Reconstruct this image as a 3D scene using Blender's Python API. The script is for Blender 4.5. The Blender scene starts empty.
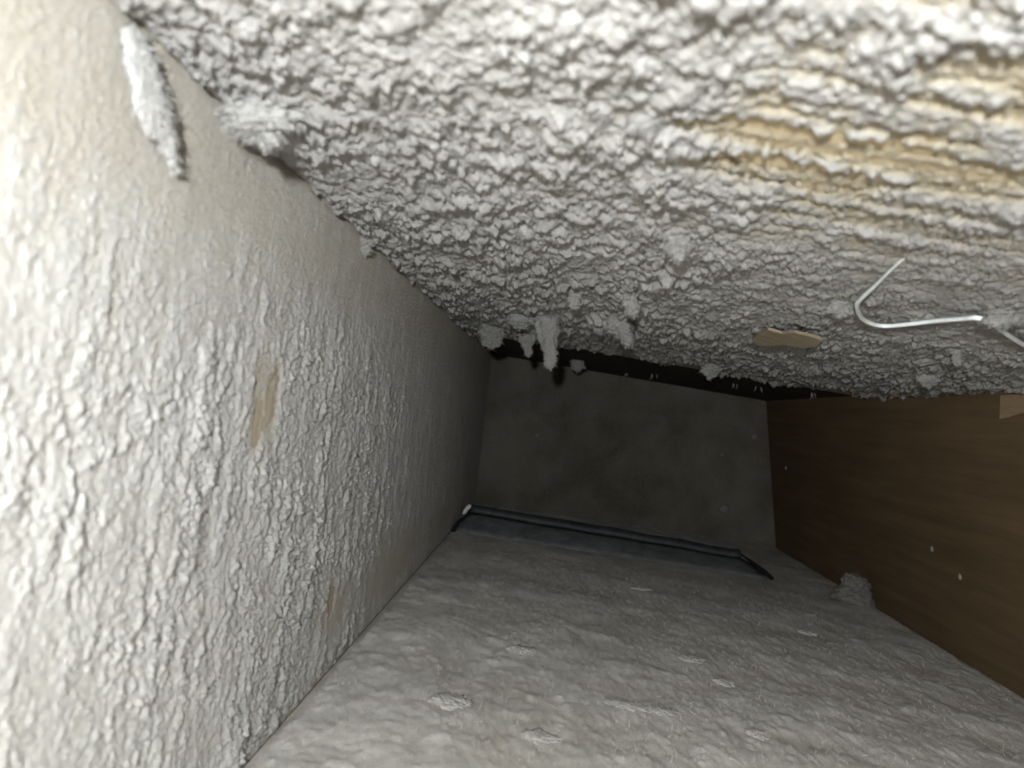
import bpy, math, random
import numpy as np
from mathutils import Matrix, Vector, noise as mnoise

# ------------------------------------------------------------------ camera
F = 780.0                      # focal length in pixels of the 1024x768 frame
VPX, VPY = 555.0, 413.0        # vanishing point of the duct's long axis
ROLL = math.radians(7.6)
D = 1.04                       # camera to back wall, metres

def cam_dir(x, y):
    return Vector(((x - 512.0) / F, -(y - 384.0) / F, -1.0))

aY = cam_dir(VPX, VPY).normalized()
aX = Vector((math.cos(ROLL), -math.sin(ROLL), 0.0))
aX = (aX - aY * aX.dot(aY)).normalized()
aZ = aX.cross(aY)

def ray(x, y):
    d = cam_dir(x, y)
    return Vector((aX.dot(d), aY.dot(d), aZ.dot(d)))

def at_depth(x, y, Y):
    d = ray(x, y)
    return d * (Y / d.y)

_c = {k: at_depth(*p, D) for k, p in
      dict(TL=(492, 354), TR=(766, 401), BL=(474, 506), BR=(776, 546)).items()}
_floor = 0.5 * (_c['BL'].z + _c['BR'].z)
CAM = Vector((-0.5 * (_c['BL'].x + _c['BR'].x), 0.0, -_floor))
TL, TR, BL, BR = [_c[k] + CAM for k in ('TL', 'TR', 'BL', 'BR')]
BL.z = BR.z = 0.0

cam = bpy.data.cameras.new('camera')
cam.sensor_fit = 'HORIZONTAL'
cam.sensor_width = 36.0
cam.lens = F / 1024.0 * 36.0
cam.clip_start = 0.005
cam.dof.use_dof = True
cam.dof.focus_distance = 0.48
cam.dof.aperture_fstop = 16.0
camo = bpy.data.objects.new('camera', cam)
bpy.context.scene.collection.objects.link(camo)
M = Matrix((aX, aY, aZ)).to_4x4()
M.translation = CAM
camo.matrix_world = M
bpy.context.scene.camera = camo

# ------------------------------------------------------------------ world and light
sc = bpy.context.scene
w = bpy.data.worlds.new('world'); sc.world = w
w.use_nodes = True
w.node_tree.nodes['Background'].inputs[0].default_value = (0.8, 0.9, 1.0, 1)
w.node_tree.nodes['Background'].inputs[1].default_value = 0.004

fl = bpy.data.lights.new('camera_flash', 'SPOT')
fl.energy = 7.1
fl.spot_size = math.radians(165)
fl.spot_blend = 0.6
fl.shadow_soft_size = 0.004
fl.color = (0.975, 1.0, 1.0)
flo = bpy.data.objects.new('camera_flash', fl)
sc.collection.objects.link(flo)
LM = M.copy()
LM.translation = CAM + aX * 0 + Vector((-0.014, -0.060, 0.019))
flo.matrix_world = LM

sc.view_settings.view_transform = 'Standard'
sc.view_settings.look = 'None'
sc.view_settings.gamma = 1.0
sc.view_settings.use_curve_mapping = False
sc.view_settings.exposure = 0.0

C = sc.collection
rng = np.random.default_rng(7)
random.seed(7)

# ------------------------------------------------------------------ noise (numpy)
def _hash(ix, iy, seed):
    h = (ix.astype(np.int64) * 374761393 + iy.astype(np.int64) * 668265263 + seed * 974634777) & 0xffffffff
    h = ((h ^ (h >> 13)) * 1274126177) & 0xffffffff
    h = ((h ^ (h >> 16)) * 2246822519) & 0xffffffff
    return (h ^ (h >> 15)) & 0xffffffff

def _rnd(ix, iy, seed):
    return (_hash(ix, iy, seed) & 0xffff) / 65535.0

def vnoise(x, y, seed):
    ix = np.floor(x); iy = np.floor(y)
    fx = x - ix; fy = y - iy
    ix = ix.astype(np.int64); iy = iy.astype(np.int64)
    def g(a, b):
        th = _rnd(ix + a, iy + b, seed) * 2 * np.pi
        return np.cos(th) * (fx - a) + np.sin(th) * (fy - b)
    u = fx * fx * fx * (fx * (fx * 6 - 15) + 10)
    v = fy * fy * fy * (fy * (fy * 6 - 15) + 10)
    n0 = g(0, 0) * (1 - u) + g(1, 0) * u
    n1 = g(0, 1) * (1 - u) + g(1, 1) * u
    return (n0 * (1 - v) + n1 * v) * 1.5

def fbm(x, y, seed, octv=4, gain=0.5):
    s = 0; a = 1; t = 0
    for o in range(octv):
        s = s + a * vnoise(x * 2 ** o, y * 2 ** o, seed + o * 17); t += a; a *= gain
    return s / t * 1.6

def flakes(x, y, seed, tilt=0.6, tdir=(0.0, 1.0), edge=0.18, rmin=0.45, rmax=1.0, fill=0.85):
    """overlapping tilted flakes, one per cell: plateau rising towards tdir, ragged steep edge"""
    wx = x + 0.34 * fbm(x * 1.7, y * 1.7, seed + 501, 4, 0.68)
    wy = y + 0.34 * fbm(x * 1.7 + 31, y * 1.7, seed + 733, 4, 0.68)
    ix = np.floor(wx).astype(np.int64); iy = np.floor(wy).astype(np.int64)
    best = np.zeros_like(x)
    for a in (-1, 0, 1):
        for b in (-1, 0, 1):
            cx = ix + a; cy = iy + b
            px = cx + _rnd(cx, cy, seed); py = cy + _rnd(cx, cy, seed + 1)
            r = rmin + (rmax - rmin) * _rnd(cx, cy, seed + 2)
            H = 0.25 + 0.75 * _rnd(cx, cy, seed + 3) ** 1.4
            H = np.where(_rnd(cx, cy, seed + 4) < fill, H, 0)
            th = (_rnd(cx, cy, seed + 5) - 0.5) * 1.6
            tx = tdir[0] * np.cos(th) - tdir[1] * np.sin(th)
            ty = tdir[0] * np.sin(th) + tdir[1] * np.cos(th)
            dx = (wx - px) / r; dy = (wy - py) / r
            d = np.sqrt(dx * dx + dy * dy)
            k = np.clip((1 - d) / edge, 0, 1)
            k = k * k * (3 - 2 * k)
            h = H * k * np.clip(0.45 + tilt * (dx * tx + dy * ty) + 0.35 * (1 - np.clip(d, 0, 1)), 0, None)
            best = np.maximum(best, h)
    return best

def smooth(e0, e1, v):
    t = np.clip((v - e0) / (e1 - e0), 0, 1)
    return t * t * (3 - 2 * t)

# ------------------------------------------------------------------ mesh helpers
def mesh_obj(name, verts, faces, mat, parent=None, smooth_shade=False):
    me = bpy.data.meshes.new(name)
    me.from_pydata([tuple(v) for v in verts], [], faces)
    me.validate(); me.update()
    if smooth_shade:
        me.polygons.foreach_set('use_smooth', [True] * len(me.polygons))
    me.materials.append(mat)
    o = bpy.data.objects.new(name, me)
    C.objects.link(o)
    if parent: o.parent = parent
    return o

def grid_obj(name, P, mat, mask=None, thick=None, parent=None, flip=False):
    """P: (n,m,3) array of points, faces kept where mask is true at all four corners"""
    n, m, _ = P.shape
    idx = np.arange(n * m).reshape(n, m)
    q = np.stack([idx[:-1, :-1], idx[1:, :-1], idx[1:, 1:], idx[:-1, 1:]], -1).reshape(-1, 4)
    if flip: q = q[:, ::-1]
    if mask is not None:
        mk = mask.reshape(-1)
        q = q[mk[q].all(1)]
    used = np.zeros(n * m, bool); used[q.reshape(-1)] = True
    remap = np.cumsum(used) - 1
    V = P.reshape(-1, 3)[used]; q = remap[q]
    me = bpy.data.meshes.new(name)
    me.vertices.add(len(V)); me.vertices.foreach_set('co', V.astype(np.float32).ravel())
    me.loops.add(q.size); me.loops.foreach_set('vertex_index', q.astype(np.int32).ravel())
    me.polygons.add(len(q))
    me.polygons.foreach_set('loop_start', np.arange(0, q.size, 4, dtype=np.int32))
    me.polygons.foreach_set('use_smooth', np.ones(len(q), bool))
    me.update(calc_edges=True)
    if thick is not None:
        a = me.attributes.new('thin', 'FLOAT', 'POINT')
        a.data.foreach_set('value', thick.reshape(-1)[used].astype(np.float32))
    me.materials.append(mat)
    o = bpy.data.objects.new(name, me); C.objects.link(o)
    if parent: o.parent = parent
    return o

def tag(o, label=None, cat=None, group=None, kind=None):
    if label: o['label'] = label
    if cat: o['category'] = cat
    if group: o['group'] = group
    if kind: o['kind'] = kind
    return o

# ------------------------------------------------------------------ materials
def new_mat(name):
    m = bpy.data.materials.new(name); m.use_nodes = True
    nt = m.node_tree
    return m, nt, nt.nodes['Principled BSDF']

def N(nt, kind, **kw):
    n = nt.nodes.new(kind)
    for k, v in kw.items():
        if k in n.inputs: n.inputs[k].default_value = v
        else: setattr(n, k, v)
    return n

def ramp(nt, fac, stops):
    r = nt.nodes.new('ShaderNodeValToRGB')
    el = r.color_ramp.elements
    while len(el) < len(stops): el.new(0.5)
    for e, (p, c) in zip(el, stops):
        e.position = p; e.color = (*c, 1)
    nt.links.new(fac, r.inputs[0])
    return r.outputs[0]

def mixc(nt, fac, a, b):
    m = nt.nodes.new('ShaderNodeMix'); m.data_type = 'RGBA'
    if isinstance(fac, float): m.inputs[0].default_value = fac
    else: nt.links.new(fac, m.inputs[0])
    for s, i in ((a, 6), (b, 7)):
        if isinstance(s, tuple): m.inputs[i].default_value = (*s, 1)
        else: nt.links.new(s, m.inputs[i])
    return m.outputs[2]

def noise_fac(nt, scale, detail=4, rough=0.6, stretch=(1, 1, 1), off=(0, 0, 0)):
    tc = nt.nodes.new('ShaderNodeTexCoord')
    mp = nt.nodes.new('ShaderNodeMapping')
    mp.inputs['Scale'].default_value = stretch
    mp.inputs['Location'].default_value = off
    nt.links.new(tc.outputs['Object'], mp.inputs[0])
    n = N(nt, 'ShaderNodeTexNoise', Scale=scale, Detail=detail, Roughness=rough)
    nt.links.new(mp.outputs[0], n.inputs['Vector'])
    return n.outputs[0]

def bump(nt, bsdf, fac, dist, strength=1.0):
    b = N(nt, 'ShaderNodeBump', Strength=strength, Distance=dist)
    nt.links.new(fac, b.inputs['Height'])
    nt.links.new(b.outputs[0], bsdf.inputs['Normal'])

def dust_mat(name, dark, light, tan, fuzz=0.0006, stretch=(1, 1, 1), big_scale=55):
    m, nt, b = new_mat(name)
    big = noise_fac(nt, big_scale, 5, 0.65, stretch)
    fine = noise_fac(nt, 900, 3, 0.7)
    c = ramp(nt, big, [(0.32, dark), (0.66, light)])
    c2 = ramp(nt, fine, [(0.3, tuple(v * 0.86 for v in dark)), (0.7, tuple(min(1, v * 1.1) for v in light))])
    c = mixc(nt, 0.35, c, c2)
    at = nt.nodes.new('ShaderNodeAttribute'); at.attribute_name = 'thin'
    c = mixc(nt, at.outputs['Fac'], c, tan)
    nt.links.new(c, b.inputs['Base Color'])
    b.inputs['Roughness'].default_value = 1.0
    b.inputs['Specular IOR Level'].default_value = 0.02
    bump(nt, b, noise_fac(nt, 1100, 4, 0.75), fuzz)
    return m

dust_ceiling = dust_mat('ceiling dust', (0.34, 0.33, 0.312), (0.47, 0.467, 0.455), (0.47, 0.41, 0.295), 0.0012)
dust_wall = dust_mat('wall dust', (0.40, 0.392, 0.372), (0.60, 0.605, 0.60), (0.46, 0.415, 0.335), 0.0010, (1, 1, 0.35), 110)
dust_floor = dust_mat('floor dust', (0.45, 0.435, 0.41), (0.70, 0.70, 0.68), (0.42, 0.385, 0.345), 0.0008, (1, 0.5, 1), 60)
lint = dust_mat('lint', (0.25, 0.245, 0.235), (0.34, 0.337, 0.325), (0.4, 0.4, 0.38), 0.0012)
floor_clump = dust_mat('floor clump dust', (0.42, 0.41, 0.39), (0.58, 0.575, 0.55), (0.4, 0.4, 0.38), 0.0008)
dust_ball = dust_mat('dim dust ball', (0.16, 0.155, 0.14), (0.26, 0.25, 0.23), (0.2, 0.2, 0.18), 0.0008)
lint_floor = dust_mat('floor lint', (0.47, 0.46, 0.44), (0.64, 0.635, 0.61), (0.5, 0.5, 0.48), 0.0008)

def wood_mat(name, c0, c1, c2, stretch, scale=60, rough=0.8):
    m, nt, b = new_mat(name)
    g = noise_fac(nt, scale, 6, 0.65, stretch)
    c = ramp(nt, g, [(0.28, c0), (0.5, c1), (0.72, c2)])
    blot = noise_fac(nt, 9, 3, 0.6)
    c = mixc(nt, ramp(nt, blot, [(0.4, (0, 0, 0)), (0.75, (0.35, 0.35, 0.35))]), c, c0)
    nt.links.new(c, b.inputs['Base Color'])
    b.inputs['Roughness'].default_value = rough
    b.inputs['Specular IOR Level'].default_value = 0.2
    bump(nt, b, g, 0.0006)
    return m

wood_ceiling = wood_mat('bare tan wood', (0.36, 0.285, 0.175), (0.50, 0.415, 0.275), (0.60, 0.52, 0.37), (0.06, 1, 1), 260)
wood_left = wood_mat('dusty tan board', (0.33, 0.28, 0.21), (0.41, 0.355, 0.27), (0.47, 0.42, 0.33), (1, 1, 0.08), 160)
wood_right = wood_mat('brown joist wood', (0.095, 0.064, 0.034), (0.130, 0.089, 0.048), (0.165, 0.115, 0.064), (1, 0.07, 1), 110)
wood_dark = wood_mat('dark brown wood', (0.035, 0.026, 0.02), (0.055, 0.042, 0.033), (0.075, 0.058, 0.046), (0.1, 1, 1), 120)  # darker brown than the near ceiling wood
wood_floor = wood_mat('brown floor board', (0.16, 0.12, 0.09), (0.22, 0.17, 0.13), (0.27, 0.21, 0.16), (0.2, 1, 1), 90)

def back_mat():
    m, nt, b = new_mat('stained grey back board')
    g = noise_fac(nt, 14, 6, 0.62)
    c = ramp(nt, g, [(0.34, (0.085, 0.073, 0.058)), (0.5, (0.125, 0.117, 0.098)), (0.66, (0.165, 0.158, 0.135))])
    f = noise_fac(nt, 300, 3, 0.6)
    c = mixc(nt, 0.3, c, ramp(nt, f, [(0.3, (0.08, 0.075, 0.06)), (0.7, (0.18, 0.17, 0.145))]))
    nt.links.new(c, b.inputs['Base Color'])
    b.inputs['Roughness'].default_value = 0.95
    b.inputs['Specular IOR Level'].default_value = 0.1
    bump(nt, b, f, 0.0006)
    return m
board_back = back_mat()

def metal_mat(name, a, c, metallic, rough):
    m, nt, b = new_mat(name)
    g = noise_fac(nt, 70, 5, 0.7)
    nt.links.new(ramp(nt, g, [(0.35, a), (0.65, c)]), b.inputs['Base Color'])
    b.inputs['Metallic'].default_value = metallic
    b.inputs['Roughness'].default_value = rough
    bump(nt, b, noise_fac(nt, 500, 3, 0.6), 0.0003)
    return m
metal_dusty = metal_mat('dusty blue grey sheet metal', (0.09, 0.095, 0.10), (0.17, 0.185, 0.20), 0.1, 0.8)
metal_dark = metal_mat('dark folded metal', (0.025, 0.03, 0.033), (0.05, 0.057, 0.062), 0.3, 0.6)
black_gap = metal_mat('black end gap', (0.004, 0.004, 0.005), (0.01, 0.01, 0.012), 0.0, 0.9)  # near-black paint for the dark void in the strip's end gaps

def plain(name, col, rough=0.6, spec=0.3):
    m, nt, b = new_mat(name)
    g = noise_fac(nt, 400, 3, 0.6)
    nt.links.new(ramp(nt, g, [(0.3, tuple(v * 0.8 for v in col)), (0.7, col)]), b.inputs['Base Color'])
    b.inputs['Roughness'].default_value = rough
    b.inputs['Specular IOR Level'].default_value = spec
    return m
white_cord = plain('glossy white strand', (0.86, 0.92, 0.93), 0.5, 0.5)
wood_chip_mat = wood_mat('pale splintered wood', (0.17, 0.14, 0.095), (0.23, 0.19, 0.13), (0.29, 0.25, 0.18), (0.1, 1, 1), 200)
wood_brown_chip = wood_mat('brown splintered wood', (0.20, 0.14, 0.08), (0.28, 0.20, 0.12), (0.34, 0.26, 0.16), (1, 0.1, 1), 150)
white_chip = plain('white chip', (0.75, 0.74, 0.70), 0.6)
orb_mat = plain('pale orb disc', (0.38, 0.36, 0.33), 0.8)  # pale colour stands in for flash backscatter off floating motes
spot_mat = plain('faint spot', (0.22, 0.215, 0.19), 0.9)
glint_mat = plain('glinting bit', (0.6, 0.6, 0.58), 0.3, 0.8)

# ------------------------------------------------------------------ room shell
Y0 = -0.22
def slab(name, p, q, out, mat, y0=Y0, y1=D, t=0.018):
    """wall between section points p and q (x,z), swept along y, thickened outwards"""
    o = Vector((out[0], 0, out[1])).normalized() * t
    a = Vector((p.x, 0, p.z)); b = Vector((q.x, 0, q.z))
    v = []
    for y in (y0, y1):
        for pt in (a, b, b + o, a + o):
            v.append(Vector((pt.x, y, pt.z)))
    f = [(0, 1, 2, 3), (7, 6, 5, 4), (0, 4, 5, 1), (1, 5, 6, 2), (2, 6, 7, 3), (3, 7, 4, 0)]
    ob = mesh_obj(name, v, f, mat)
    ob['kind'] = 'structure'
    return ob

tag(slab('wall_left', BL, TL, (-1, 0), wood_left), 'left board wall of the duct, mostly hidden by dust')
tag(slab('wall_right', BR, TR, (1, 0), wood_right), 'bare brown wooden joist forming the right wall')
tag(slab('ceiling', TL, TR, (0, 1), wood_ceiling, Y0, 0.735), 'tan wooden ceiling board under the caked dust')
tag(slab('ceiling', TL, TR, (0, 1), wood_dark, 0.736, D), 'dark brown ceiling board before the far end')
tag(slab('floor', BL, BR, (0, -1), wood_floor), 'duct floor under the settled dust')
bw = mesh_obj('wall_back', [BL + Vector((-.02, 0, -.02)), BR + Vector((.02, 0, -.02)), TR + Vector((.02, 0, .02)), TL + Vector((-.02, 0, .02))] +
              [p + Vector((0, .018, 0)) for p in (BL + Vector((-.02, 0, -.02)), BR + Vector((.02, 0, -.02)), TR + Vector((.02, 0, .02)), TL + Vector((-.02, 0, .02)))],
              [(0, 1, 2, 3), (7, 6, 5, 4), (0, 4, 5, 1), (1, 5, 6, 2), (2, 6, 7, 3), (3, 7, 4, 0)], board_back)
tag(bw, 'stained dark grey board closing the far end', kind='structure')

# planes
ceil_n = Vector((-(TR.z - TL.z), 0, TR.x - TL.x)).normalized()    # up
left_n = Vector((TL.z - BL.z, 0, -(TL.x - BL.x))).normalized()    # to the right (inside)
right_n = Vector((-(TR.z - BR.z), 0, TR.x - BR.x)).normalized()   # to the left (inside)
def hit(px, py, pt, n):
    d = ray(px, py)
    t = (pt - CAM).dot(n) / d.dot(n)
    return CAM + d * t
def on_ceiling(px, py): return hit(px, py, TL, ceil_n)
def on_left(px, py): return hit(px, py, BL, left_n)
def on_right(px, py): return hit(px, py, BR, right_n)
def on_floor(px, py): return hit(px, py, Vector((0, 0, 0)), Vector((0, 0, 1)))
def on_back(px, py): return hit(px, py, Vector((0, D, 0)), Vector((0, 1, 0)))

def spot(A, B, c, ra, rb, rot=0.0):
    """soft elliptical distance field, <1 inside"""
    da = A - c[0]; db = B - c[1]
    ca, sa = math.cos(rot), math.sin(rot)
    u = (da * ca + db * sa) / ra; v = (-da * sa + db * ca) / rb
    return np.sqrt(u * u + v * v)

# ------------------------------------------------------------------ ceiling dust
def y_rows(ya, yb, n, p):
    u = np.linspace(0, 1, n)
    return (ya ** (1 - p) + u * (yb ** (1 - p) - ya ** (1 - p))) ** (1 / (1 - p))

def ceiling_dust():
    n, m = 960, 680
    ys = y_rows(0.075, D - 0.001, n, 0.85)
    xl, xr = TL.x + 0.0005, TR.x - 0.0005
    k = int(m * 0.86)
    xs = np.zeros((n, m))
    for i, y in enumerate(ys):
        xv = min(xr - 0.002, CAM.x + y * 0.72 + 0.02)
        xs[i, :k] = np.linspace(xl, xv, k, endpoint=False)
        xs[i, k:] = np.linspace(xv, xr, m - k)
    X = xs; Y = np.repeat(ys[:, None], m, 1)
    Z = TL.z + (X - TL.x) * (TR.z - TL.z) / (TR.x - TL.x)
    mm = 0.001
    big = flakes(X / (7.5 * mm), Y / (8 * mm), 11, tilt=0.7, edge=0.5, fill=0.48)
    mid = flakes(X / (3.7 * mm), Y / (4.0 * mm), 23, tilt=0.75, edge=0.35, fill=0.85)
    sml = flakes(X / (1.9 * mm), Y / (2.0 * mm), 37, tilt=0.7, edge=0.4, fill=0.9)
    f1 = fbm(X / (1.5 * mm), Y / (1.5 * mm), 41, 2)
    f2 = vnoise(X / (0.8 * mm), Y / (0.9 * mm), 45)
    lump = fbm(X / (40 * mm), Y / (40 * mm), 53, 3)
    # thin streaks along the grain, towards the right and near the camera
    streak = fbm(X / (70 * mm), Y / (7 * mm), 61, 4, 0.6)
    zone = smooth(0.005, 0.05, X - CAM.x) * smooth(0.28, 0.18, Y)
    c1 = on_ceiling(800, 135); c2 = on_ceiling(1000, 62); c3 = on_ceiling(940, 165); c4 = on_ceiling(770, 165)
    bare = np.zeros_like(X)
    rag = 0.35 * fbm(X / (6 * mm), Y / (3 * mm), 67, 4, 0.6) + 0.3 * streak
    for c, ra, rb in ((c1, .034, .0075), (c2, .012, .0075), (c3, .030, .0070), (c4, .028, .010)):
        d = spot(X, Y, (c.x, c.y), ra, rb, 0.03) + rag
        bare = np.maximum(bare, smooth(1.2, 0.6, d))
    cover = 1.0 - 0.75 * bare - 0.5 * zone * smooth(0.0, 0.5, streak + 0.2)
    amp = 1.0 + 0.55 * np.clip(lump, -0.8, 1.0)
    farfade = 1.0 - 0.35 * smooth(0.6, 1.0, Y)
    rightw = smooth(0.0, 0.07, X - CAM.x - 0.10 * (Y - 0.1)) * smooth(0.55, 0.25, Y)
    sizes = (0.85 + 0.55 * smooth(0.10, 0.45, Y)) * (1 - 0.62 * rightw) * (0.7 + 0.3 * smooth(0.09, 0.2, Y))
    h = (0.8 + sizes * (2.6 * big * np.clip(cover, 0.1, 1) + 2.1 * mid * np.clip(cover + .1, 0, 1)) + 1.05 * sml * np.clip(cover + .2, 0, 1) + 0.34 * f1 + 0.16 * f2) * amp * farfade
    h = h - 1.25 * (1 - np.clip(cover, 0, 1)) * (1 + 0.6 * streak) + 0.2 * cover
    # thin out against the left wall corner
    edge = np.clip((X - xl) / 0.004, 0, 1)
    h = h * (0.35 + 0.65 * edge)
    yend = 0.71 + 0.12 * smooth(0.06, 0.0, X - xl) + 0.05 * fbm(X / (30 * mm), Y / (60 * mm), 77, 4, 0.6)
    endf = smooth(0.02, -0.03, Y - yend)
    h = h * endf - 0.35 * (1 - endf) * (1 + 0.9 * fbm(X / (9 * mm), Y / (14 * mm), 79, 3))
    mask = h > 0.02
    h = np.maximum(h, 0.0) * mm
    lean = 0.55 * h
    P = np.stack([X + 0.25 * h * lump, np.minimum(Y + lean, D - 0.0005), Z], -1)
    P[..., 0] -= ceil_n.x * h; P[..., 2] -= ceil_n.z * h
    P[..., 0] = np.clip(P[..., 0], xl, None)
    thin = smooth(1.6 * mm, 0.3 * mm, h) * 0.95 * smooth(0.1, 0.6, bare + 0.6 * zone + 0.2)
    thin = np.maximum(thin, 0.22 * smooth(1.6 * mm, 0.6 * mm, h))
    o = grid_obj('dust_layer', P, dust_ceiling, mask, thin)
    tag(o, 'thick flaky grey dust caked over the wooden ceiling board', 'dust', kind='stuff')
    return P, mask
ceil_P, ceil_mask = ceiling_dust()

# ------------------------------------------------------------------ left wall dust
def left_dust():
    n, m = 800, 560
    ys = y_rows(0.095, D - 0.001, n, 0.9)
    T = np.linspace(0.004, 0.996, m)
    Y = np.repeat(ys[:, None], m, 1); T = np.repeat(T[None, :], n, 0)
    H = (TL - BL); L = H.length
    Sz = T * L
    mm = 0.001
    wob = 2.2 * mm * fbm(Y / (12 * mm), Sz / (12 * mm), 5, 3)
    lump = fbm(Y / (35 * mm), Sz / (45 * mm), 9, 3)
    rid = flakes((Y + wob) / (6.5 * mm), Sz / (22 * mm), 15, tilt=0.6, tdir=(1.0, -0.25), edge=0.5, fill=0.7)
    mid = flakes((Y + wob) / (2.5 * mm), Sz / (3.6 * mm), 19, tilt=0.9, tdir=(0.9, -0.5), edge=0.22, fill=0.55)
    sml = flakes(Y / (1.35 * mm), Sz / (1.6 * mm), 27, tilt=0.8, tdir=(0.8, -0.5), edge=0.3, fill=0.55)
    f1 = fbm(Y / (1.4 * mm), Sz / (1.6 * mm), 33, 2)
    # thickness: deep low and near, thin towards the top corner and the far end
    mcen = on_left(150, 200)
    low = smooth(L * 0.93, L * 0.62, Sz + 0.014 * lump)
    far = smooth(0.62, 0.30, Y)
    thickness = 0.07 + 0.93 * low * (0.30 + 0.70 * far) * (0.75 + 0.5 * np.clip(lump, -.6, .8))
    rag = 0.45 * fbm(Y / (9 * mm), Sz / (14 * mm), 71, 4, 0.6)
    bare = np.zeros_like(Y)
    for (px, py, ra, rb, rot) in ((271, 392, .006, .012, 0), (258, 420, .004, .010, 0),
                                  (330, 600, .006, .010, 0)):
        c = on_left(px, py)
        d = spot(Y, Sz, (c.y, (c.z - BL.z) / H.z * L), ra, rb, rot) + rag
        bare = np.maximum(bare, smooth(1.15, 0.65, d))
    worn = np.zeros_like(Y)
    for (px, py, ra, rb) in ((395, 560, .10, .020), (335, 610, .03, .014), (262, 400, .012, .022), (440, 520, .10, .015)):
        c = on_left(px, py)
        worn = np.maximum(worn, smooth(1.25, 0.5, spot(Y, Sz, (c.y, (c.z - BL.z) / H.z * L), ra, rb) + rag))
    thickness = thickness * (1 - 0.85 * worn) * (0.5 + 0.5 * smooth(0.13, 0.30, Y))
    cover = 1 - bare
    h = (0.30 + thickness * (1.8 * rid + 1.05 * mid) + (0.16 + 0.95 * thickness) * sml + (0.10 + 0.15 * thickness) * f1) * (1 + 0.2 * lump)
    h = h * (0.16 + 0.84 * cover) - 0.10 * bare + 0.06 * bare * sml
    h = h * smooth(0.0004, 0.004, L - Sz) * smooth(-0.001, 0.003, Sz)
    mask = h > 0.004
    h = np.maximum(h, 0) * mm
    B = np.array(BL); U = np.array(H) / L
    P = np.stack([B[0] + Sz * U[0], np.minimum(Y + 0.35 * h, D - 0.0005), B[2] + Sz * U[2] - 0.3 * h], -1)
    P[..., 0] += left_n.x * h; P[..., 2] += left_n.z * h
    P[..., 2] = np.maximum(P[..., 2], 0.0005)
    thin = smooth(0.8 * mm, 0.25 * mm, h) * (0.12 + 0.55 * (1 - low)) 
    thin = np.maximum(thin, 0.9 * smooth(0.2, 0.8, bare))
    thin = np.maximum(thin, 0.6 * worn * smooth(1.2 * mm, 0.3 * mm, h))
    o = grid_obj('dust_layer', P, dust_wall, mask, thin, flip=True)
    tag(o, 'pale ridged dust clinging to the left board wall', 'dust', kind='stuff')
    return P, mask
left_P, left_mask = left_dust()

# ------------------------------------------------------------------ floor dust
def floor_dust():
    n, m = 520, 440
    ys = y_rows(0.03, D - 0.002, n, 0.45)
    xs = np.linspace(BL.x + 0.0006, BR.x - 0.0006, m)
    Y = np.repeat(ys[:, None], m, 1); X = np.repeat(xs[None, :], n, 0)
    mm = 0.001
    lump = fbm(X / (70 * mm), Y / (60 * mm), 81, 4)
    mid = fbm(X / (20 * mm), Y / (32 * mm), 83, 4, 0.6)
    fl_ = flakes(X / (13 * mm), Y / (19 * mm), 87, tilt=0.3, tdir=(0.2, -1.0), edge=0.7, fill=0.5)
    fs = flakes(X / (4 * mm), Y / (5.5 * mm), 89, tilt=0.4, tdir=(0.2, -1.0), edge=0.6, fill=0.5)
    f1 = fbm(X / (2.5 * mm), Y / (2.5 * mm), 91, 3, 0.7)
    near = smooth(0.75, 0.40, Y)
    h = 1.5 + 1.5 * np.clip(lump, -0.6, 1) + near * (0.8 * mid + 1.3 * fl_ * smooth(-0.1, 0.35, lump + 0.2) + 1.1 * fs) + 0.34 * f1 + (1 - near) * (0.35 * mid + .25 * fs)
    h = np.maximum(h, 0.25)
    ed = np.minimum(X - xs[0], xs[-1] - X)
    h = h * smooth(-0.0008, 0.006, ed)
    # swept thin in front of the metal strip
    a = on_floor(452, 527); b = on_floor(764, 577)
    tt = np.clip(((X - a.x) * (b.x - a.x) + (Y - a.y) * (b.y - a.y)) / ((b.x - a.x) ** 2 + (b.y - a.y) ** 2), 0, 1)
    dist = np.hypot(X - a.x - tt * (b.x - a.x), Y - a.y - tt * (b.y - a.y))
    h = h * (0.45 + 0.55 * smooth(0.0, 0.05, dist + 0.01 * mid))
    nx, ny = -(b.y - a.y), b.x - a.x
    q = ((X - a.x) * nx + (Y - a.y) * ny) / math.hypot(nx, ny)
    tl = ((X - a.x) * (b.x - a.x) + (Y - a.y) * (b.y - a.y)) / ((b.x - a.x) ** 2 + (b.y - a.y) ** 2)
    under = (q > 0.006 + 0.010 * mid) & (q < 0.064) & (tl > -0.01) & (tl < 0.985)
    mask = (h > 0.02) & ~under
    h = h * mm
    P = np.stack([X, Y, h], -1)
    thin = np.clip(smooth(2.2 * mm, 0.4 * mm, h) * 0.8 * (0.6 + 0.6 * mid), 0, 1)
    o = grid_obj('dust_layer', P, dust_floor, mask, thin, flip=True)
    tag(o, 'soft grey brown dust settled over the duct floor', 'dust', kind='stuff')
    return P, mask
floor_P, floor_mask = floor_dust()

def floor_h(x, y):
    d = (floor_P[..., 0] - x) ** 2 + (floor_P[..., 1] - y) ** 2
    return float(floor_P[..., 2].ravel()[d.argmin()])

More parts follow.
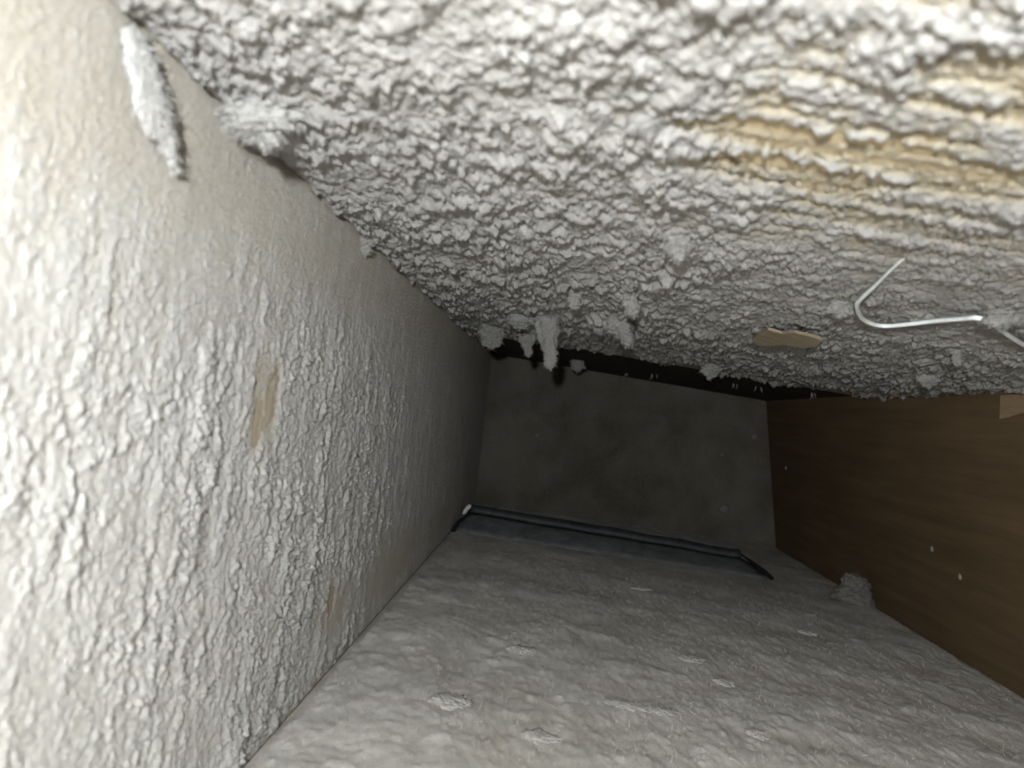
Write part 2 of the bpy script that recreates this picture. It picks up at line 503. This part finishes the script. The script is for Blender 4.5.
# ------------------------------------------------------------------ lint clumps
def fibres(name, pts, dirs, length, width, mat, parent):
    V = []; Fc = []
    for p, d in zip(pts, dirs):
        d = Vector(d).normalized()
        s = d.orthogonal().normalized()
        s.rotate(Matrix.Rotation(random.uniform(0, 6.28), 3, d))
        L_ = length * random.uniform(0.4, 1.2)
        bend = Vector((random.gauss(0, .35), random.gauss(0, .35), random.gauss(0, .35))) * L_
        p = Vector(p) - d * 0.0006
        i = len(V)
        w_ = width
        mid = p + d * L_ * 0.55 + bend * 0.25
        V += [p - s * w_, p + s * w_, mid + s * w_ * .7, mid - s * w_ * .7, p + d * L_ + bend]
        Fc += [(i, i + 1, i + 2, i + 3), (i + 3, i + 2, i + 4)]
    o = mesh_obj(name, V, Fc, mat, parent)
    o['kind'] = 'stuff'
    return o

def tuft(base, tip, width, label, profile='tuft', depth=0.6, rough=0.35, nf=160, mat=None, name='lint_tuft', group='hanging lint tufts', normal=None):
    """a fluffy clump grown from base to tip; cross-section width x depth*width"""
    mat = mat or lint
    base = Vector(base); tip = Vector(tip)
    ax = tip - base; L_ = ax.length; ax.normalize()
    sx = Vector((1, 0, 0)) if normal is None else Vector(normal).cross(ax)
    sx = (sx - ax * sx.dot(ax)).normalized()
    sy = ax.cross(sx)
    nt_, ns = 56, 40
    seed = random.uniform(0, 100)
    V = []; rad = []
    sc_ = 1.0 / (width * 0.33)
    for j in range(ns):
        s = j / (ns - 1)
        if profile == 'tuft':   r = (0.85 + 0.25 * math.sin(s * 5 + seed)) * (1 - s ** 5) ** 0.5 if s < 1 else 0
        elif profile == 'cone': r = max(0, 1 - s ** 2.6) ** 0.62 * (0.9 + 0.18 * math.sin(7 * s + seed))
        elif profile == 'flat': r = math.sqrt(max(0, 1 - (2 * s - 1) ** 2)) 
        elif profile == 'dome': r = math.sqrt(max(0, 1 - s ** 2.2))
        elif profile == 'leaf': r = (0.35 + 0.75 * math.sin(math.pi * min(1, s * 0.9 + 0.05))) * (1 - s ** 6)
        for i in range(nt_):
            th = 2 * math.pi * i / nt_
            v = sx * math.cos(th) + sy * math.sin(th) * depth
            p = base + ax * (s * L_) + v * (r * width * 0.5)
            q = p * sc_ + Vector((seed, 0, 0))
            nz = mnoise.fractal(q, 0.8, 2.1, 4) * rough + mnoise.noise(q * 3.7) * rough * 0.6 + mnoise.noise(q * 8.1) * rough * 0.35
            p = p + v * (nz * width * 0.5 * min(1, r * 1.6)) + ax * (nz * 0.25 * width * s)
            V.append(p)
    Fc = []
    for j in range(ns - 1):
        for i in range(nt_):
            a = j * nt_ + i; b = j * nt_ + (i + 1) % nt_
            Fc.append((a, b, b + nt_, a + nt_))
    Fc.append(tuple(range(nt_))[::-1]); Fc.append(tuple((ns - 1) * nt_ + i for i in range(nt_)))
    root = bpy.data.objects.new(name, None); C.objects.link(root)
    root.location = base
    root.empty_display_size = 0.005
    V = [v - base for v in V]
    mesh_obj('lint_body', V, Fc, mat, root, True)
    pts = []; dirs = []
    for _ in range(int(nf * 2.2)):
        k = random.randrange(nt_ * 3, len(V))
        p = V[k]; c = ax * p.dot(ax)
        pts.append(p); dirs.append((p - c).normalized() * 0.8 + ax * 0.6 + Vector((random.gauss(0, .4), random.gauss(0, .4), random.gauss(0, .4))))
    fibres('fibres', pts, dirs, width * 0.10 + 0.0008, 0.00018, mat, root)
    tag(root, label, 'lint', group)
    return root

def ceiling_tuft(bx, by, tx, ty, wpx, label, **kw):
    b = on_ceiling(bx, by)
    dep = b.y
    tipv = CAM + at_depth(tx, ty, dep + kw.pop('back', 0.004))
    return tuft(b, tipv, wpx * dep / F, label, **kw)

ceiling_tuft(547, 312, 551, 369, 23, 'longest fuzzy grey lint tuft hanging like a finger before the far board', rough=0.3, nf=420)
ceiling_tuft(492, 322, 491, 349, 26, 'blunt grey lint tuft at the ceiling corner above the far board', profile='cone', nf=200)
ceiling_tuft(526, 325, 528, 357, 17, 'small dark lint tuft just left of the finger-like tuft', profile='cone', nf=160)
ceiling_tuft(522, 310, 520, 329, 30, 'wide lint flap above and left of the finger-like tuft', profile='cone', nf=160)
ceiling_tuft(618, 312, 627, 347, 32, 'broad ragged lint clump to the right of the finger-like tuft', profile='cone', nf=320)
ceiling_tuft(598, 315, 600, 334, 20, 'thin lint flap between the finger-like tuft and the broad clump', profile='cone', nf=140)
ceiling_tuft(627, 287, 634, 317, 22, 'pale lint tuft with a trailing thread above the broad clump', profile='cone', nf=200)
ceiling_tuft(575, 288, 575, 310, 16, 'small pointed lint tuft midway along the dusty ceiling', profile='cone', nf=120)
ceiling_tuft(578, 360, 577, 373, 14, 'faint dark lint tuft closest to the far board', profile='cone', nf=100)
ceiling_tuft(676, 228, 679, 259, 30, 'bright white two-pointed lint tuft in the middle of the ceiling', profile='cone', rough=0.5, nf=260)
ceiling_tuft(842, 298, 838, 317, 26, 'pale lint tuft beside the bend of the white strand', profile='cone', nf=160)
ceiling_tuft(1008, 305, 1004, 326, 40, 'lint clump over the white strand at the right edge', profile='cone', nf=180)
ceiling_tuft(957, 346, 958, 366, 14, 'small pale lint tuft under the white strand', profile='cone', nf=100)
ceiling_tuft(928, 368, 929, 389, 22, 'dim lint tuft hanging near the right joist', profile='cone', nf=120)
ceiling_tuft(712, 360, 710, 379, 20, 'dim lint tuft above the top edge of the far board', profile='cone', nf=110)
ceiling_tuft(366, 232, 366, 256, 20, 'small lint tuft on the edge between left wall and ceiling', profile='cone', nf=150)
ceiling_tuft(645, 108, 655, 131, 52, 'lint flap above a dark hollow near the bare wood streaks', profile='cone', depth=0.5, nf=220)
ceiling_tuft(262, 95, 262, 147, 78, 'large soft lint clump wedged in the near left ceiling corner', profile='cone', depth=0.7, rough=0.45, nf=420, mat=dust_ceiling)

# lint strip hanging down the left wall, near the camera
b = on_left(118, 25) + left_n * 0.002
t = on_left(158, 168) + left_n * 0.004
tuft(b, t, 0.0105, mat=dust_wall, label='long blurred lint strip hanging down the upper left wall', profile='leaf', depth=0.26, rough=0.3, nf=380, normal=left_n, group='hanging lint tufts')

# fluff on the floor
def fluff(px, py, wpx, hpx, label):
    c = on_floor(px, py)
    k = c.y / F
    z = floor_h(c.x, c.y)
    W = wpx * k
    a = Vector((c.x - W / 2, c.y, z + 0.0004)); bb = Vector((c.x + W / 2, c.y, z + 0.0004))
    return tuft(a, bb, hpx * k * 2.2, label, profile='flat', depth=0.17, rough=0.5, nf=40, mat=floor_clump, name='floor_fluff', normal=(0, 0, 1), group='fluff lying on the floor')
fc = on_floor(856, 606); fk = fc.y / F
fc.x = min(fc.x, BR.x - 0.023)
tuft(Vector((fc.x, fc.y, floor_h(fc.x, fc.y) - 0.0004)), Vector((fc.x + 0.004, fc.y + 0.004, 0.027)), 42 * fk * 0.85,
     'rounded grey dust ball against the foot of the right joist', profile='dome', depth=0.8, rough=0.3, nf=120, mat=dust_ball, name='dust_ball', group='fluff lying on the floor')
fluff(805, 634, 16, 8, 'small pale oblong fluff on the right side of the floor')
fluff(722, 684, 20, 11, 'pale round fluff in the middle right of the floor')
fluff(690, 663, 26, 9, 'thin scatter of pale fluff left of the round fluff')
fluff(756, 737, 22, 11, 'pale fluff at the lower edge right of centre')
fluff(625, 711, 46, 10, 'long pale fluff ridge low in the floor centre')
fluff(660, 716, 34, 9, 'pale fluff ridge beside the long low ridge')
fluff(520, 655, 30, 12, 'soft fluff mound in the left middle of the floor')
fluff(448, 706, 44, 16, 'broad soft fluff mound low on the left floor')
fluff(540, 740, 40, 14, 'soft fluff mound at the lower edge left of centre')
fluff(640, 592, 22, 6, 'dim fluff before the metal strip')

# ------------------------------------------------------------------ loose fibres on the layers (fuzzy silhouettes)
def layer_fuzz(P, mask, count, length, nrm, mat, parent_name, ymin, ymax, label, rows_bias=1.0, width=0.00011):
    n, m, _ = P.shape
    pts = []; dirs = []
    tries = 0
    while len(pts) < count and tries < count * 6:
        tries += 1
        i = random.randrange(n); j = random.randrange(m)
        if not mask[i, j] or not (ymin < P[i, j, 1] < ymax): continue
        pts.append(P[i, j]); dirs.append(Vector(nrm) + Vector((random.gauss(0, .6), random.gauss(0, .6), random.gauss(0, .6))))
    return pts, dirs
layers = [o for o in C.objects if o.name.startswith('dust_layer')]
p_, d_ = layer_fuzz(ceil_P, ceil_mask, 26000, 0, -ceil_n, None, '', 0.16, 0.95, '')
fibres('fibres', p_, d_, 0.0016, 0.00009, dust_ceiling, layers[0])
p_, d_ = layer_fuzz(left_P, left_mask, 12000, 0, left_n, None, '', 0.16, 0.7, '')
fibres('fibres', p_, d_, 0.0012, 0.00008, dust_wall, layers[1])
p_, d_ = layer_fuzz(floor_P, floor_mask, 5000, 0, (0, 0, 1), None, '', 0.3, 0.9, '')
fibres('fibres', p_, d_, 0.0028, 0.00013, dust_floor, layers[2])

# ------------------------------------------------------------------ tubes
def tube(name, pts, r, mat, parent=None, sides=10, taper=None):
    pts = [Vector(p) for p in pts]
    # Catmull-Rom
    out = []
    for i in range(len(pts) - 1):
        p0 = pts[max(i - 1, 0)]; p1 = pts[i]; p2 = pts[i + 1]; p3 = pts[min(i + 2, len(pts) - 1)]
        for k in range(8):
            t = k / 8
            out.append(0.5 * ((2 * p1) + (p2 - p0) * t + (2 * p0 - 5 * p1 + 4 * p2 - p3) * t * t + (3 * p1 - p0 - 3 * p2 + p3) * t ** 3))
    out.append(pts[-1])
    V = []; Fc = []
    for i, p in enumerate(out):
        d = (out[min(i + 1, len(out) - 1)] - out[max(i - 1, 0)]).normalized()
        u = d.cross(Vector((0.2, 0.9, 0.4))).normalized(); v = d.cross(u)
        rr = r * (taper(i / (len(out) - 1)) if taper else 1)
        for k in range(sides):
            a = 2 * math.pi * k / sides
            V.append(p + (u * math.cos(a) + v * math.sin(a)) * rr)
    for i in range(len(out) - 1):
        for k in range(sides):
            a = i * sides + k; b = i * sides + (k + 1) % sides
            Fc.append((a, b, b + sides, a + sides))
    Fc.append(tuple(range(sides))[::-1]); Fc.append(tuple((len(out) - 1) * sides + k for k in range(sides)))
    return mesh_obj(name, V, Fc, mat, parent, True)

# white strand clinging to the ceiling dust
def below_ceiling(px, py, drop):
    p0 = TL - ceil_n * drop
    return hit(px, py, p0, ceil_n)
sp = [(905, 258, .001), (893, 268, .002), (875, 286, .0035), (861, 299, .005), (857, 306, .0055), (861, 317, .0055), (870, 323, .0055), (885, 326, .005),
      (910, 324, .0045), (935, 321, .004), (960, 319, .0045), (978, 318, .005), (992, 323, .005), (1008, 335, .005), (1026, 346, .004), (1045, 355, .003)]
strand = tube('white_strand', [below_ceiling(*s) for s in sp], 0.00085, white_cord, taper=lambda t: min(1, 0.25 + t * 3.2))
tag(strand, 'thin glossy white strand curling along the dusty ceiling', 'strand')

# ------------------------------------------------------------------ wood splinter on the ceiling
def splinter(name, pts_px, drop0, drop1, thick, mat, label, cat):
    """outline (pixels) on a plane parallel to and below the ceiling, given thickness"""
    V = []
    n = len(pts_px)
    for (x, y), k in zip(pts_px, range(n)):
        V.append(below_ceiling(x, y, drop0 + (drop1 - drop0) * (y - 330) / 18.0))
    V += [v + ceil_n * thick for v in V]
    Fc = [tuple(range(n)), tuple(range(n, 2 * n))[::-1]]
    for i in range(n):
        j = (i + 1) % n
        Fc.append((i, j, j + n, i + n))
    o = mesh_obj(name, V, Fc, mat)
    return tag(o, label, cat)
splinter('wood_splinter', [(752, 341), (757, 335), (768, 330), (782, 334), (795, 333), (808, 336), (821, 340), (818, 346), (806, 348), (795, 347), (786, 345), (772, 346), (758, 346)],
         0.0055, 0.0100, 0.0014, wood_chip_mat, 'tan wood splinter lifting from the dusty ceiling', 'splinter')

# ------------------------------------------------------------------ metal strip on the floor before the back board
def strip():
    root = bpy.data.objects.new('metal_strip', None); C.objects.link(root)
    f0 = on_floor(446, 531); f1 = on_floor(768, 580)
    mid = (f0 + f1) / 2; root.location = mid
    # raised hem line: pixel positions give height at a depth a little behind the front edge
    nb = 28
    h0 = CAM + at_depth(470, 512, f0.y + 0.045); h1 = CAM + at_depth(741, 558, f1.y + 0.045)
    h0.z = max(h0.z, 0.008); h1.z = max(h1.z, 0.008)
    h0.x = max(h0.x, BL.x + 0.003); 
    f0.x = max(f0.x, BL.x + 0.003)
    A = []; B_ = []
    for i in range(nb):
        t = i / (nb - 1)
        wob = 0.0012 * mnoise.noise(Vector((t * 6, 3, 0)))
        A.append(f0.lerp(f1, t) + Vector((0, wob * 2, 0.0004)))
        B_.append(h0.lerp(h1, t) + Vector((0, 0, wob)))
    rows = 6
    V = []
    for i in range(nb):
        for k in range(rows):
            s = k / (rows - 1)
            p = A[i].lerp(B_[i], s) + Vector((0, 0, 0.002 * math.sin(math.pi * s)))
            V.append(p - mid)
    n0 = len(V)
    V += [v + Vector((0, 0.0006, -0.0012)) for v in V]
    Fc = []
    for i in range(nb - 1):
        for k in range(rows - 1):
            a = i * rows + k
            Fc.append((a, a + rows, a + rows + 1, a + 1))
            Fc.append((n0 + a, n0 + a + 1, n0 + a + rows + 1, n0 + a + rows))
    for i in range(nb - 1):
        a = i * rows; Fc.append((a, n0 + a, n0 + a + rows, a + rows))
        a = i * rows + rows - 1; Fc.append((a, a + rows, n0 + a + rows, n0 + a))
    for k in range(rows - 1):
        a = k; Fc.append((a, a + 1, n0 + a + 1, n0 + a))
        a = (nb - 1) * rows + k; Fc.append((a, n0 + a, n0 + a + 1, a + 1))
    o = mesh_obj('sloped_plate', V, Fc, metal_dusty, root, True)
    o['label'] = 'dusty blue grey sloped metal face'
    # folded hem: a lip standing behind the plate top, with a rolled edge
    lip = []
    for i in range(nb):
        t = i / (nb - 1)
        b = B_[i] - mid
        hh = 0.0075 + 0.001 * mnoise.noise(Vector((t * 5, 9, 0)))
        prof = [(0.0, 0.0), (0.001, hh * 0.55), (0.004, hh), (0.009, hh * 1.02), (0.0125, hh * 0.7), (0.013, -0.004), (0.010, -0.004), (0.004, -0.003)]
        for (py, pz) in prof:
            lip.append(b + Vector((0, py, pz)))
    k = 8; Fc = []
    for i in range(nb - 1):
        for j in range(k):
            a = i * k + j; c = i * k + (j + 1) % k
            Fc.append((a, c, c + k, a + k))
    Fc.append(tuple(range(k))); Fc.append(tuple((nb - 1) * k + j for j in range(k))[::-1])
    hem = mesh_obj('folded_hem', lip, Fc, metal_dark, root, True)
    hem['label'] = 'dark folded upper hem'
    rim = tube('hem_rim', [B_[i] - mid + Vector((0, 0.011, 0.0072)) for i in range(0, nb, 3)], 0.0009, metal_dusty, hem)
    # black tubes painting the dark gaps at both ends
    e0 = tube('end_gap', [f0 - mid + Vector((0.0005, -0.004, .0025)), A[0].lerp(B_[0], .35) - mid + Vector((-.001, 0, .003)), A[0].lerp(B_[0], .6) - mid + Vector((.0015, 0, .003)), B_[0] - mid + Vector((0, .002, .004))], 0.0022, black_gap, root, taper=lambda t: 1.1 - 0.5 * t)
    e1 = tube('end_gap', [f1 - mid + Vector((0.003, -0.003, .0025)), A[-1].lerp(B_[-1], .4) - mid + Vector((.002, 0, .003)), B_[-1] - mid + Vector((0, .002, .004))], 0.0024, black_gap, root, taper=lambda t: 0.4 + 0.7 * math.sin(math.pi * min(1, t + .15)))
    for e in (e0, e1): e['label'] = 'black tube in place of the dark gap at the strip end'
    tag(root, 'bent blue grey sheet metal strip across the floor before the far board', 'metal strip')
    return root, B_[0], B_[-1]
root, hl, hr = strip()

# white chip on the strip's left end
def chip(name, c, axis, L_, W, T_, mat, label, cat, group=None):
    axis = Vector(axis).normalized()
    n = Vector((0, -1, 0.3)).normalized()
    u = axis; v = n.cross(u).normalized(); n = u.cross(v)
    out = []
    m = 9
    for i in range(m):
        a = 2 * math.pi * i / m
        rr = 0.8 + 0.35 * random.random()
        out.append(u * math.cos(a) * L_ * .5 * rr + v * math.sin(a) * W * .5 * rr)
    V = [p * 0.8 + n * T_ * .5 for p in out] + [p for p in out] + [p * 0.85 - n * T_ * .5 for p in out]
    Fc = [tuple(range(m)), tuple(range(2 * m, 3 * m))[::-1]]
    for r_ in (0, 1):
        for i in range(m):
            j = (i + 1) % m
            Fc.append((r_ * m + i, (r_ + 1) * m + i, (r_ + 1) * m + j, r_ * m + j))
    o = mesh_obj(name, V, Fc, mat, None, True)
    o.location = c
    return tag(o, label, cat, group)
chip('white_chip', CAM + at_depth(467, 509, hl.y - 0.001), (0.5, 0, 0.9), 0.015, 0.006, 0.004, white_chip, 'tiny white chip at the left end of the metal strip', 'chip')

# discs painting flash-lit floating motes, plus specks, on right joist and far board
def fleck(px, py, rpx, surf, n, label, mat=orb_mat):
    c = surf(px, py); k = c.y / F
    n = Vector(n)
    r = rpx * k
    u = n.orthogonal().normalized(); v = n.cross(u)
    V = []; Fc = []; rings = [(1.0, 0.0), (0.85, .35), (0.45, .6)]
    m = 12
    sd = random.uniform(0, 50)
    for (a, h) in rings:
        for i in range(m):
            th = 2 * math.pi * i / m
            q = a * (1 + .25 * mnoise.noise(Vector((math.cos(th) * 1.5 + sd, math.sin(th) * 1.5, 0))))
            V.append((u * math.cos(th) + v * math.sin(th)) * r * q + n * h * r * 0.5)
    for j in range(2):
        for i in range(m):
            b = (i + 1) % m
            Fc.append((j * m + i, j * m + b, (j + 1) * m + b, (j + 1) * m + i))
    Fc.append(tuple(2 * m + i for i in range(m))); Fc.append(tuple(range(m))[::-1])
    o = mesh_obj('orb_speck', V, Fc, mat, None, True)
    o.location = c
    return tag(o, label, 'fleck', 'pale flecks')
fleck(960, 577, 3.2, on_right, right_n, 'larger pale orb disc for a lit floating mote, low on the brown right joist')
fleck(932, 549, 2.8, on_right, right_n, 'pale orb disc for a lit floating mote, above the larger one on the right joist')
fleck(786, 468, 1.8, on_right, right_n, 'tiny bright orb disc for a lit floating mote, on the joist beside the far board', glint_mat)
fleck(724, 509, 5.0, on_back, (0, -1, 0), 'round pale orb disc for a lit floating mote, low on the far board', spot_mat)
fleck(722, 455, 1.5, on_back, (0, -1, 0), 'tiny speck in the right half of the far board', spot_mat)
fleck(537, 435, 1.5, on_back, (0, -1, 0), 'tiny speck in the left half of the far board', spot_mat)
fleck(754, 437, 3.0, on_back, (0, -1, 0), 'faint pale spot near the right edge of the far board', spot_mat)

# glinting bits at the back edge of the ceiling
def glint(px, py, label):
    c = below_ceiling(px, py, 0.001)
    root = bpy.data.objects.new('glinting_fibre_tuft', None); C.objects.link(root); root.location = c
    for i in range(3):
        a = Vector((random.uniform(-.004, .004), random.uniform(-.004, .004), 0.001))
        b = a + Vector((random.uniform(-.002, .002), -.002, -random.uniform(.003, .007)))
        tube('bright_fibre', [a, (a + b) / 2 + Vector((.0006, 0, 0)), b], 0.00035, glint_mat, root, 6, lambda t: 1 - .6 * t)
    tag(root, label, 'fibre tuft', 'glinting fibre tufts')
glint(735, 385, 'glinting fibre tuft above the right top corner of the far board')
glint(758, 388, 'glinting fibre tuft right above the corner of board and joist')
glint(811, 394, 'glinting fibre tuft at the top of the right joist')
glint(857, 392, 'glinting fibre tuft farther along the top of the right joist')
glint(625, 374, 'glinting fibre tuft left above the middle of the far board')
glint(653, 375, 'glinting fibre tuft above the middle of the far board')

# splintered pale patch on the right joist, at the frame's edge
def joist_patch():
    pts = [(1004, 395), (1022, 394), (1040, 396), (1046, 412), (1026, 413), (1012, 417), (1003, 419)]
    V = [on_right(*p) + right_n * 0.0022 for p in pts]
    n = len(V)
    V += [v - right_n * 0.0022 for v in V]
    Fc = [tuple(range(n)), tuple(range(n, 2 * n))[::-1]] + [(i, (i + 1) % n, (i + 1) % n + n, i + n) for i in range(n)]
    o = mesh_obj('wood_chip', V, Fc, wood_brown_chip)
    tag(o, 'pale broken wood chip high on the right joist', 'chip')
joist_patch()
